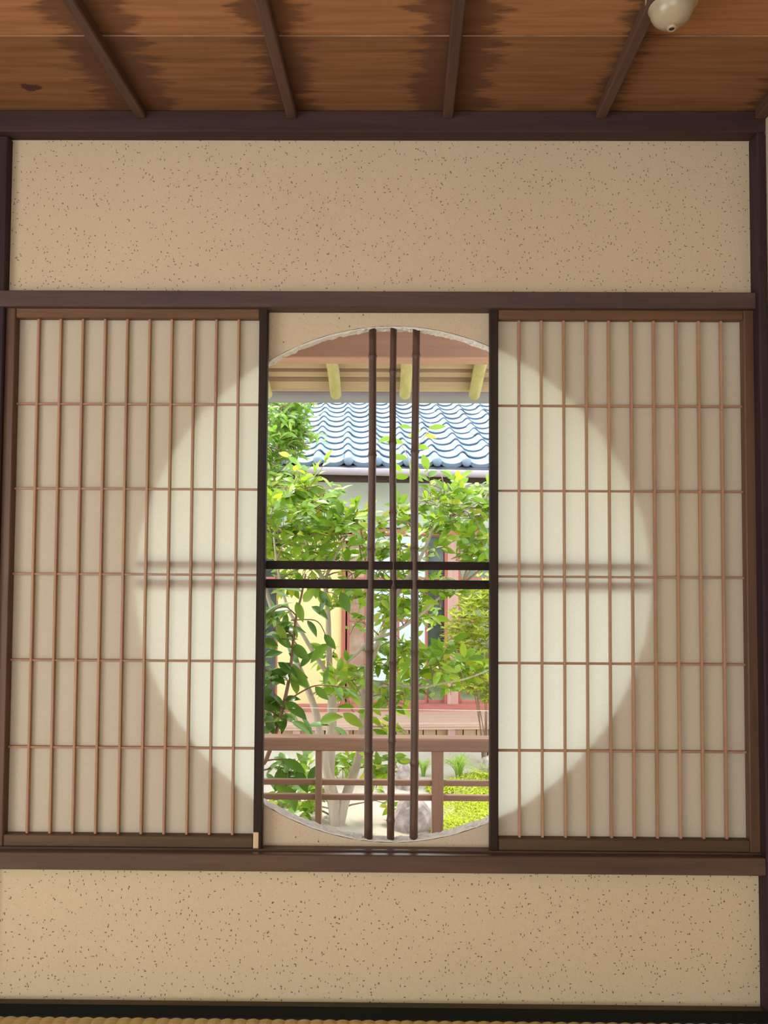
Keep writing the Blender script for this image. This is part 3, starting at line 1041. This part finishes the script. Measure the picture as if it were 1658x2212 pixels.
class Plant:
    def __init__(self, name, label, cat, base, shapes, mat, imat, size, seed, bark, twig, cap=300, group=None):
        self.e = tag(empty(name, base), label, cat, group)
        self.g = random.Random(seed)
        self.mats = (mat, imat)
        self.meshes = [leaf_mesh('leaf', mat, *s) for s in LEAVES[shapes]]
        self.shapes = LEAVES[shapes]
        self.size, self.bark, self.twig, self.cap = size, bark, twig, cap
        self.skel, self.leaves = [], []
        self.tw = MB()
    def stem(self, pts, r0, r1, name='branch', n=10):
        pts = [Vector(p) for p in pts]
        # smooth with Catmull-Rom
        out = []
        for i in range(len(pts) - 1):
            a, b, c, d = pts[max(i - 1, 0)], pts[i], pts[i + 1], pts[min(i + 2, len(pts) - 1)]
            for k in range(5):
                t = k / 5
                out.append(.5 * ((2 * b) + (c - a) * t + (2 * a - 5 * b + 4 * c - d) * t * t + (3 * b - a - 3 * c + d) * t ** 3))
        out.append(pts[-1])
        m = len(out) - 1
        rr = [r0 + (r1 - r0) * i / m for i in range(m + 1)]
        MB().tube(out, rr, n, wob=.05, rng=self.g).build(name, self.bark, self.e, smooth=True)
        self.skel += out
    def put_leaf(self, p, d, size=None, up=None):
        g = self.g
        s = (size or self.size) * g.uniform(.75, 1.2)
        up = (up or Vector((0, -.65, 1))) + Vector((g.gauss(0, .35), g.gauss(0, .35), 0))
        m = Matrix.Translation(p) @ frame(d, up, g.gauss(0, .35)) @ Matrix.Scale(s, 4)
        self.leaves.append((m, g.randrange(len(self.meshes))))
    def twig_leaves(self, p, d, length, nl, r=.0022):
        g = self.g
        pts = [p.copy()]
        dd = d.normalized()
        steps = max(4, nl)
        for i in range(steps):
            dd = (dd + Vector((g.gauss(0, .16), g.gauss(0, .16), g.gauss(.02, .14)))).normalized()
            pts.append(pts[-1] + dd * (length / steps))
        self.tw.tube(pts, [r * (1 - .6 * i / steps) for i in range(steps + 1)], 5)
        side = 1
        for i in range(1, steps + 1):
            t = (pts[i] - pts[i - 1]).normalized()
            s = t.cross(Vector((0, 0, 1)))
            if s.length < .1:
                s = Vector((1, 0, 0))
            s = (s.normalized() * side + Vector((g.gauss(0, .4), g.gauss(0, .4), g.gauss(0, .3)))).normalized()
            dl = (t * .55 + s * .9 + Vector((0, 0, g.uniform(-.45, .25)))).normalized()
            self.put_leaf(pts[i], dl)
            side = -side
        self.put_leaf(pts[-1], (dd + Vector((0, 0, -.2))))
    def cluster(self, c, r, ntw, nl=6, bias=Vector((0, 0, .35)), connect=True, length=.16):
        g = self.g
        if connect and self.skel:
            q = min(self.skel, key=lambda s: (s - c).length + max(0, s.z - c.z) * .8)
            mid = (q + c) / 2 + Vector((g.gauss(0, .02), g.gauss(0, .03), .02))
            L = (q - c).length
            self.tw.tube([q, (q * .6 + mid * .4) + Vector((0, 0, .005)), mid, (mid + c) / 2 + Vector((0, 0, .012)), c], [.004 + .004 * L, .004 + .003 * L, .0035, .003, .0025], 6)
        for _ in range(ntw):
            d = Vector((g.gauss(0, 1), g.gauss(0, .8), g.gauss(0, .8))) + bias
            o = c + Vector((g.uniform(-1, 1) * r * .75, g.uniform(-.8, .8) * r, g.uniform(-1, 1) * r * .75))
            dn = d.normalized()
            st = o - dn * length * .5
            # short link from the cluster centre to the twig
            self.tw.tube([c, (c + st) / 2 + Vector((0, 0, .008)), st], [.0022, .002, .002], 5)
            self.twig_leaves(st, dn, length * g.uniform(.7, 1.25), nl)
    def finish(self):
        if self.tw.v:
            tag(self.tw.build('twigs', self.twig, self.e, smooth=True), kind='stuff')
        def near(l):
            m = l[0]
            p = m.translation
            d = p - EYE
            px = CX + FPX * d.dot(RIGHT) / d.dot(FWD)
            return d.length + (0 if 560 < px < 1070 else 100)
        self.leaves.sort(key=near)
        for m, k in self.leaves[:self.cap]:
            put('leaf', self.meshes[k], self.e, m)
        rest = self.leaves[self.cap:]
        if rest:
            mb = MB()
            base = [([v.co.copy() for v in me.vertices], [tuple(p.vertices) for p in me.polygons]) for me in self.meshes]
            for m, k in rest:
                mb.add([m @ v for v in base[k][0]], base[k][1])
            tag(mb.build('foliage', self.mats[1], self.e, smooth=True, fix=False), kind='stuff')
        print(self.e.name, len(self.leaves))

def pt(px, py, y):
    return P(px, py, y)

# --- main camellia with several pale stems
TB = PZ(728, 1782, GZ)
YT = TB.y
cam1 = Plant('camellia_tree', 'camellia tree with pale forked trunks and glossy leaves behind the bamboo poles', 'tree', (TB.x, TB.y, GZ), 'a', M['lf'], M['lf_i'], .082, 11, M['bark'], M['twig'])
b0 = Vector((TB.x, TB.y, GZ - .05))
cam1.stem([b0, pt(722, 1740, YT), pt(711, 1690, YT), pt(712, 1630, YT), pt(716, 1560, YT), pt(717, 1500, YT), pt(712, 1450, YT)], .040, .022, 'trunk', 12)
cam1.stem([b0, pt(740, 1745, YT), pt(757, 1690, YT + .03), pt(778, 1620, YT + .05), pt(784, 1540, YT + .05), pt(786, 1470, YT + .05), pt(812, 1400, YT + .02), pt(836, 1345, YT), pt(860, 1280, YT - .05), pt(905, 1210, YT - .1), pt(940, 1130, YT - .1)], .032, .007, 'trunk', 12)
cam1.stem([pt(722, 1720, YT), pt(704, 1660, YT - .08), pt(690, 1590, YT - .1), pt(683, 1545, YT - .1), pt(665, 1490, YT - .1), pt(640, 1430, YT - .12), pt(612, 1370, YT - .1), pt(585, 1310, YT), pt(566, 1240, YT)], .026, .010, 'trunk')
cam1.stem([pt(713, 1470, YT), pt(710, 1400, YT), pt(708, 1330, YT), pt(700, 1260, YT), pt(670, 1200, YT), pt(650, 1120, YT), pt(640, 1050, YT)], .019, .006, 'branch')
cam1.stem([pt(713, 1465, YT), pt(690, 1430, YT - .03), pt(668, 1395, YT - .04), pt(648, 1360, YT - .05), pt(620, 1310, YT - .1), pt(600, 1230, YT - .1), pt(590, 1150, YT)], .015, .005, 'branch')
cam1.stem([pt(716, 1470, YT), pt(735, 1440, YT), pt(765, 1415, YT - .05), pt(800, 1385, YT - .1), pt(850, 1365, YT - .15), pt(905, 1330, YT - .2), pt(950, 1290, YT - .2), pt(1000, 1260, YT - .2)], .014, .005, 'branch')
cam1.stem([pt(700, 1260, YT), pt(720, 1210, YT), pt(745, 1160, YT - .05), pt(770, 1110, YT - .05)], .008, .004, 'branch')
cam1.stem([pt(785, 1500, YT + .05), pt(840, 1480, YT - .1), pt(900, 1485, YT - .2), pt(960, 1475, YT - .25), pt(1010, 1465, YT - .25), pt(1060, 1445, YT - .25)], .010, .003, 'branch')
cam1.stem([pt(905, 1210, YT - .1), pt(893, 1150, YT - .1), pt(886, 1080, YT - .1), pt(884, 1000, YT - .1), pt(866, 960, YT - .1)], .006, .0022, 'branch')
cam1.stem([pt(886, 1010, YT - .1), pt(905, 960, YT - .1), pt(925, 930, YT - .1), pt(930, 912, YT - .1)], .003, .0018, 'branch')
cam1.stem([pt(940, 1130, YT - .1), pt(965, 1090, YT - .1), pt(985, 1050, YT - .1)], .006, .0025, 'branch')
cam1.stem([pt(940, 1150, YT - .1), pt(985, 1115, YT - .1), pt(1040, 1080, YT - .1), pt(1080, 1060, YT - .1)], .006, .0025, 'branch')
CL = [  # x, y, dy, r, twigs
    (590, 1060, .15, .10, 6), (625, 1075, .0, .11, 6), (660, 1050, .1, .10, 5), (700, 1055, .05, .10, 5), (600, 1110, -.1, .11, 6),
    (650, 1115, .15, .12, 7), (700, 1100, -.05, .11, 6), (735, 1110, .1, .09, 5), (770, 1120, .0, .08, 4), (590, 1170, .1, .10, 6),
    (640, 1165, -.1, .11, 6), (690, 1155, .1, .11, 6), (735, 1165, -.05, .10, 5), (775, 1175, .1, .09, 4), (620, 1205, .2, .09, 4),
    (670, 1215, .0, .09, 4), (720, 1210, .15, .09, 4), (610, 1250, 0, .08, 3), (690, 1255, .1, .08, 3), (760, 1240, 0, .08, 3),
    (820, 1130, -.1, .08, 3), (830, 1185, .0, .08, 4), (815, 1230, .1, .08, 3), (870, 1120, 0, .08, 3), (865, 1180, .1, .08, 4), (870, 1235, .1, .07, 3),
    (920, 1080, .0, .09, 4), (960, 1060, -.1, .09, 5), (1000, 1065, .0, .09, 5), (1040, 1075, .1, .08, 4), (930, 1130, .1, .09, 5), (975, 1120, -.1, .10, 5),
    (1015, 1120, 0, .09, 4), (1040, 1170, -.1, .08, 4), (1010, 1195, -.1, .08, 4), (920, 1190, .1, .06, 2), (1045, 1205, 0, .07, 3), (1050, 1110, .1, .07, 3),
    (730, 1290, -.1, .07, 2), (770, 1270, .0, .07, 2), (830, 1290, 0, .09, 4), (870, 1300, .1, .09, 4), (835, 1330, -.1, .07, 3), (925, 1280, 0, .08, 3), (960, 1270, -.1, .07, 3),
    (905, 1330, .1, .08, 3), (940, 1330, .1, .06, 2), (820, 1400, .1, .08, 4), (870, 1390, -.1, .08, 4), (780, 1450, .1, .07, 3), (840, 1440, .1, .08, 4), (760, 1470, -.1, .08, 4),
    (900, 1440, .0, .08, 4), (950, 1445, -.1, .08, 5), (990, 1440, 0, .08, 4), (930, 1400, 0, .06, 2), (975, 1470, .1, .07, 3), (1035, 1460, 0, .07, 3), (870, 1500, .1, .08, 4), (830, 1520, 0, .07, 3),
    (740, 1500, -.15, .07, 3), (720, 1420, .1, .06, 2), (770, 1345, .1, .06, 2), (910, 1490, 0, .06, 2), (835, 1570, .1, .06, 2), (870, 1575, 0, .05, 1),
    (740, 1660, .1, .08, 4), (690, 1700, .1, .08, 3), (820, 1680, .0, .08, 4), (830, 1735, .1, .06, 2), (650, 1690, .2, .09, 4), (600, 1720, .2, .08, 3), (660, 1740, .1, .06, 3), (850, 1650, .0, .06, 2),
    (1010, 1500, 0, .05, 1),
    # foliage behind the two paper screens
    (500, 1050, .1, .16, 8), (440, 1120, .1, .18, 8), (480, 1220, .0, .18, 7), (420, 1330, .1, .16, 6), (1110, 1080, 0, .16, 7), (1160, 1160, .1, .18, 7), (1130, 1270, 0, .16, 6), (1120, 1420, 0, .14, 5), (480, 1450, .1, .14, 5),
]
for (x, y, dy, r, k) in CL:
    cam1.cluster(pt(x, y, YT - .1 + dy * 2), r * .85, k + (2 if y < 1240 and x < 800 else 1 if k > 2 else 0), 7)
for (x, y, dx, dz) in ((925, 925, 1, .1), (915, 940, 1, -.2), (900, 965, 1, -.1), (872, 958, -.8, .1), (882, 945, .6, .4), (846, 945, -1, -.3), (862, 920, .6, -.1), (884, 1000, .5, -.6), (880, 990, -1, .1), (885, 1020, 1, -.7), (882, 1030, -1, .0), (868, 1020, -.4, .4)):
    cam1.put_leaf(pt(x, y, YT - .1), Vector((dx, -.15, dz)), .092, Vector((0, -1, .35)))
cam1.finish()

# --- young camellia close behind the railing on the left
YY = 1.32
B2 = pt(548, 1700, YY)
cam2 = Plant('young_camellia', 'young camellia with one brown stem and big dark leaves close behind the railing', 'shrub', (B2.x, YY, GZ), 'a', M['ld'], M['ld'], .088, 29, M['stem'], M['stem'], cap=320)
cam2.stem([(B2.x - .03, YY, GZ - .05), (B2.x, YY, B2.z), pt(575, 1640, YY), pt(598, 1575, YY), pt(613, 1520, YY), pt(625, 1460, YY), pt(633, 1390, YY), pt(640, 1330, YY), pt(651, 1285, YY), pt(660, 1240, YY)], .011, .004, 'stem')
cam2.stem([pt(608, 1535, YY), pt(590, 1490, YY), pt(575, 1450, YY), pt(556, 1400, YY)], .004, .002, 'branch')
cam2.stem([pt(613, 1520, YY), pt(650, 1495, YY), pt(690, 1480, YY - .02), pt(760, 1487, YY - .02)], .004, .0018, 'branch')
cam2.stem([pt(640, 1330, YY), pt(615, 1310, YY), pt(590, 1320, YY), pt(570, 1340, YY)], .003, .0018, 'branch')
cam2.stem([pt(628, 1340, YY), pt(680, 1340, YY), pt(700, 1365, YY), pt(708, 1395, YY)], .003, .0016, 'branch')
def twg(x, y, dx, dz, s=.09, dy=-.3):
    cam2.put_leaf(pt(x, y, YY), Vector((dx, dy, dz)), s)
for a in ((640, 1300, .35, -.9), (625, 1290, -.7, .3), (600, 1330, -.6, -.6), (612, 1305, -.9, -.4), (585, 1322, -.6, -.9), (690, 1275, .5, -.7), (735, 1278, .45, -.95, .10), (705, 1283, -.3, -.9), (655, 1280, -.9, .3), (668, 1268, .9, .2),
          (632, 1392, .6, -.5), (630, 1400, -.6, .5), (622, 1455, -.8, .2), (627, 1440, .7, -.7, .1), (600, 1400, -.7, .2), (575, 1440, .7, -.4), (580, 1460, -.3, -.8), (600, 1430, .8, -.5, .1), (640, 1380, -.2, .9), (663, 1340, .6, -.8),
          (588, 1490, -.8, -.3), (592, 1500, .5, -.5), (575, 1410, -.9, -.2), (610, 1510, .9, .1, .1), (640, 1500, -.1, .7), (665, 1488, -.7, .5), (680, 1483, .6, -.5), (700, 1480, .2, .8), (720, 1483, .6, -.7), (745, 1486, .9, -.5, .1), (755, 1487, .6, -.9),
          (600, 1530, -.8, .3), (606, 1535, .8, .3), (617, 1515, .8, -.6, .1), (600, 1560, -.7, -.5), (625, 1525, .9, -.5), (650, 1545, .6, -.8), (660, 1570, .8, .2), (690, 1560, .7, .3), (720, 1570, .6, -.3), (740, 1540, .7, -.4),
          (605, 1645, -.7, -.5, .1), (612, 1640, .7, -.3, .1), (640, 1660, .5, -.9, .1), (600, 1660, .5, -.8), (680, 1655, -.3, -.9, .09), (575, 1670, .5, -.6), (590, 1690, .8, -.3), (655, 1300, .5, .6), (672, 1310, .9, -.5), (580, 1355, -.5, -.7), (600, 1350, .4, -.9), (570, 1380, .8, -.3),
          (700, 1370, .6, -.7), (708, 1390, -.6, -.6), (560, 1470, .6, .5), (570, 1500, .7, -.6), (580, 1535, .2, -.9), (565, 1560, .6, .2)):
    twg(*a)
for (x, y, r, k) in ((600, 1370, .05, 2), (590, 1460, .06, 3), (600, 1520, .05, 2), (580, 1330, .04, 2), (650, 1460, .04, 1), (560, 1530, .06, 2), (520, 1450, .12, 4), (500, 1340, .12, 4), (600, 1660, .05, 2), (645, 1650, .04, 1)):
    cam2.cluster(pt(x, y, YY + .05), r, k, 5, length=.12)
cam2.finish()

# --- narrow-leaved tree at the upper left, farther away
Y3 = 3.35
B3 = PZ(560, 1715, GZ)
cam3 = Plant('narrow_leaf_tree', 'leafy tree with narrow yellow green leaves before the tiled roof beside the left screen', 'tree', (B3.x, Y3, GZ), 'n', M['lp'], M['lp_i'], .085, 41, M['twig'], M['twig'])
cam3.stem([(B3.x - .1, Y3, GZ - .05), pt(545, 1500, Y3), pt(560, 1300, Y3), pt(575, 1150, Y3), pt(585, 1050, Y3), pt(598, 980, Y3), pt(612, 920, Y3), pt(622, 880, Y3)], .022, .004, 'trunk')
cam3.stem([pt(575, 1120, Y3), pt(590, 1040, Y3), pt(622, 1000, Y3), pt(632, 985, Y3)], .006, .002, 'branch')
for (x, y, r, k) in ((585, 885, .11, 7), (610, 880, .11, 7), (640, 880, .08, 5), (595, 910, .11, 7), (630, 905, .10, 6), (585, 940, .10, 6), (615, 940, .10, 6), (645, 935, .06, 3), (590, 975, .09, 5), (625, 965, .06, 3), (585, 1010, .09, 5), (600, 1035, .09, 5), (650, 955, .05, 2),
                     (540, 900, .16, 8), (500, 950, .16, 8), (530, 1000, .15, 6), (580, 850, .12, 5), (620, 850, .12, 4)):
    cam3.cluster(pt(x, y, Y3 + cam3.g.uniform(-.25, .25)), r, k + 3, 8, length=.20)
cam3.finish()
om = leaf_mesh('leaf', M['orange'], .5, .2, .1)
tag(put('leaf', om, cam3.e, Matrix.Translation(pt(603, 978, Y3 - .35)) @ frame(Vector((1, -.2, -.35)), Vector((0, -.8, .6)), 0) @ Matrix.Scale(.085, 4)), 'single orange leaf')

# --- yellow-green shrub beside the house doors
B4 = PZ(1030, 1612, GZ)
Y4 = 3.75
shrub = tag(empty('round_shrub', (Xc(1045, 1500, Y4), Y4, GZ)), 'yellow green small-leaved shrub before the house doors on the right', 'shrub')
g = random.Random(77)
lm = [([v.co.copy() for v in me.vertices], [tuple(p.vertices) for p in me.polygons]) for me in (leaf_mesh('tmp', M['ly_i'], .30, .2, .15, 3),)][0]
mb, tw = MB(), MB()
cS = pt(1050, 1385, Y4)
root = Vector((cS.x, Y4, GZ - .03))
for i in range(800):
    # tips spread over a rounded crown
    th, ph = g.uniform(0, 2 * math.pi), math.acos(g.uniform(-1, 1))
    d = Vector((math.sin(ph) * math.cos(th), math.sin(ph) * math.sin(th), math.cos(ph)))
    rr = g.uniform(.6, 1.03)
    c = cS + Vector((d.x * .30 * rr, d.y * .26 * rr, d.z * .46 * rr))
    for k in range(8):
        an = 2 * math.pi * k / 8 + g.uniform(-.3, .3)
        ld = Vector((math.cos(an), math.sin(an), g.uniform(-.1, .7)))
        m = Matrix.Translation(c) @ frame(ld + d * .4, Vector((0, 0, 1)) + d * .4, g.gauss(0, .4)) @ Matrix.Scale(g.uniform(.038, .062), 4)
        mb.add([m @ v for v in lm[0]], lm[1])
    if i % 70 == 0:
        tw.tube([root + Vector((g.gauss(0, .03), g.gauss(0, .03), 0)), root.lerp(c, .5) + Vector((0, 0, .06)), c], [.005, .003, .0015], 5)
tag(mb.build('foliage', M['ly_i'], shrub, smooth=True, fix=False), kind='stuff')
tag(tw.build('twigs', M['twig'], shrub, smooth=True), kind='stuff')

# --- grass clumps, fern, ground cover
def blade_clump(px, py, n, h, spread, seed, label):
    p = PZ(px, py, GZ)
    e = tag(empty('grass_clump', p), label, 'plant', 'strap-leaved clumps in the garden')
    g = random.Random(seed)
    for i in range(n):
        an = g.uniform(0, 2 * math.pi)
        out = Vector((math.cos(an), math.sin(an), 0)) * g.uniform(.3, 1) * spread
        hh = h * g.uniform(.7, 1.1)
        w = .0055
        side = Vector((-math.sin(an), math.cos(an), 0)) * w
        b = p + out * .12
        vs, fs = [], []
        for k in range(7):
            t = k / 6
            q = b + out * (t ** 1.6) + Vector((0, 0, hh * (t - .55 * t ** 3)))
            s = side * (1 - t ** 2.2) + side * .05
            vs += [q - s, q + Vector((0, 0, -.002)), q + s]
        for k in range(6):
            a = 3 * k
            fs += [(a, a + 1, a + 4, a + 3), (a + 1, a + 2, a + 5, a + 4)]
        MB().add(vs, fs).build('blade', M['grass_i'], e, smooth=True, fix=False)
blade_clump(990, 1680, 70, .26, .14, 1, 'bright green strap-leaved clump right of the thick railing post')
blade_clump(914, 1676, 34, .20, .09, 2, 'small strap-leaved clump left of the thick railing post')
blade_clump(750, 1680, 26, .16, .12, 3, 'sparse strap-leaved clump between the camellia trunks')

pf = PZ(1046, 1683, GZ)
fern = tag(empty('fern', pf), 'yellow green fern beside the right screen', 'plant')
g = random.Random(6)
for i in range(9):
    an = 2 * math.pi * i / 9 + .3
    mb = MB()
    prev = None
    for k in range(10):
        t = k / 9
        o = Vector((math.cos(an), math.sin(an), 0)) * (.125 * t)
        c = pf + o + Vector((0, 0, (.17 * t - .10 * t * t)))
        if prev is not None:
            mb.tube([prev, c], .0015, 4)
            sd = Vector((-math.sin(an), math.cos(an), 0))
            L = .055 * (1 - t) + .008
            for s in (-1, 1):
                m = Matrix.Translation(c) @ frame(sd * s + Vector((math.cos(an), math.sin(an), 0)) * .5, Vector((0, 0, 1)), 0) @ Matrix.Scale(L, 4)
                mb.add([m @ v for v in lm[0]], lm[1])
        prev = c
    mb.build('frond', M['moss_i'], fern, smooth=True, fix=False)

def cover(name, pts_px, label, seed, n):
    g = random.Random(seed)
    mb = MB()
    for (px, py, r) in pts_px:
        c = PZ(px, py, GZ)
        for i in range(n):
            a, q = g.uniform(0, 2 * math.pi), math.sqrt(g.random())
            p = Vector((c.x + math.cos(a) * q * r, c.y + math.sin(a) * q * r * 1.2, GZ + .035 * (1 - q * q) + g.uniform(0, .012)))
            m = Matrix.Translation(p) @ frame(Vector((g.gauss(0, 1), g.gauss(0, 1), g.uniform(.1, 1.0))), Vector((0, 0, 1)), g.gauss(0, .5)) @ Matrix.Scale(g.uniform(.014, .028), 4)
            mb.add([m @ v for v in lm[0]], lm[1])
    tag(mb.build(name, M['moss_i'], None, smooth=True, fix=False), label, 'ground cover', kind='stuff')
cover('ground_cover', ((1000, 1715, .22), (1040, 1700, .22), (1060, 1740, .22), (1010, 1755, .2), (1050, 1780, .22), (985, 1795, .14), (950, 1705, .09), (1110, 1730, .3)), 'bright yellow green ground cover behind the railing on the right', 4, 1500)
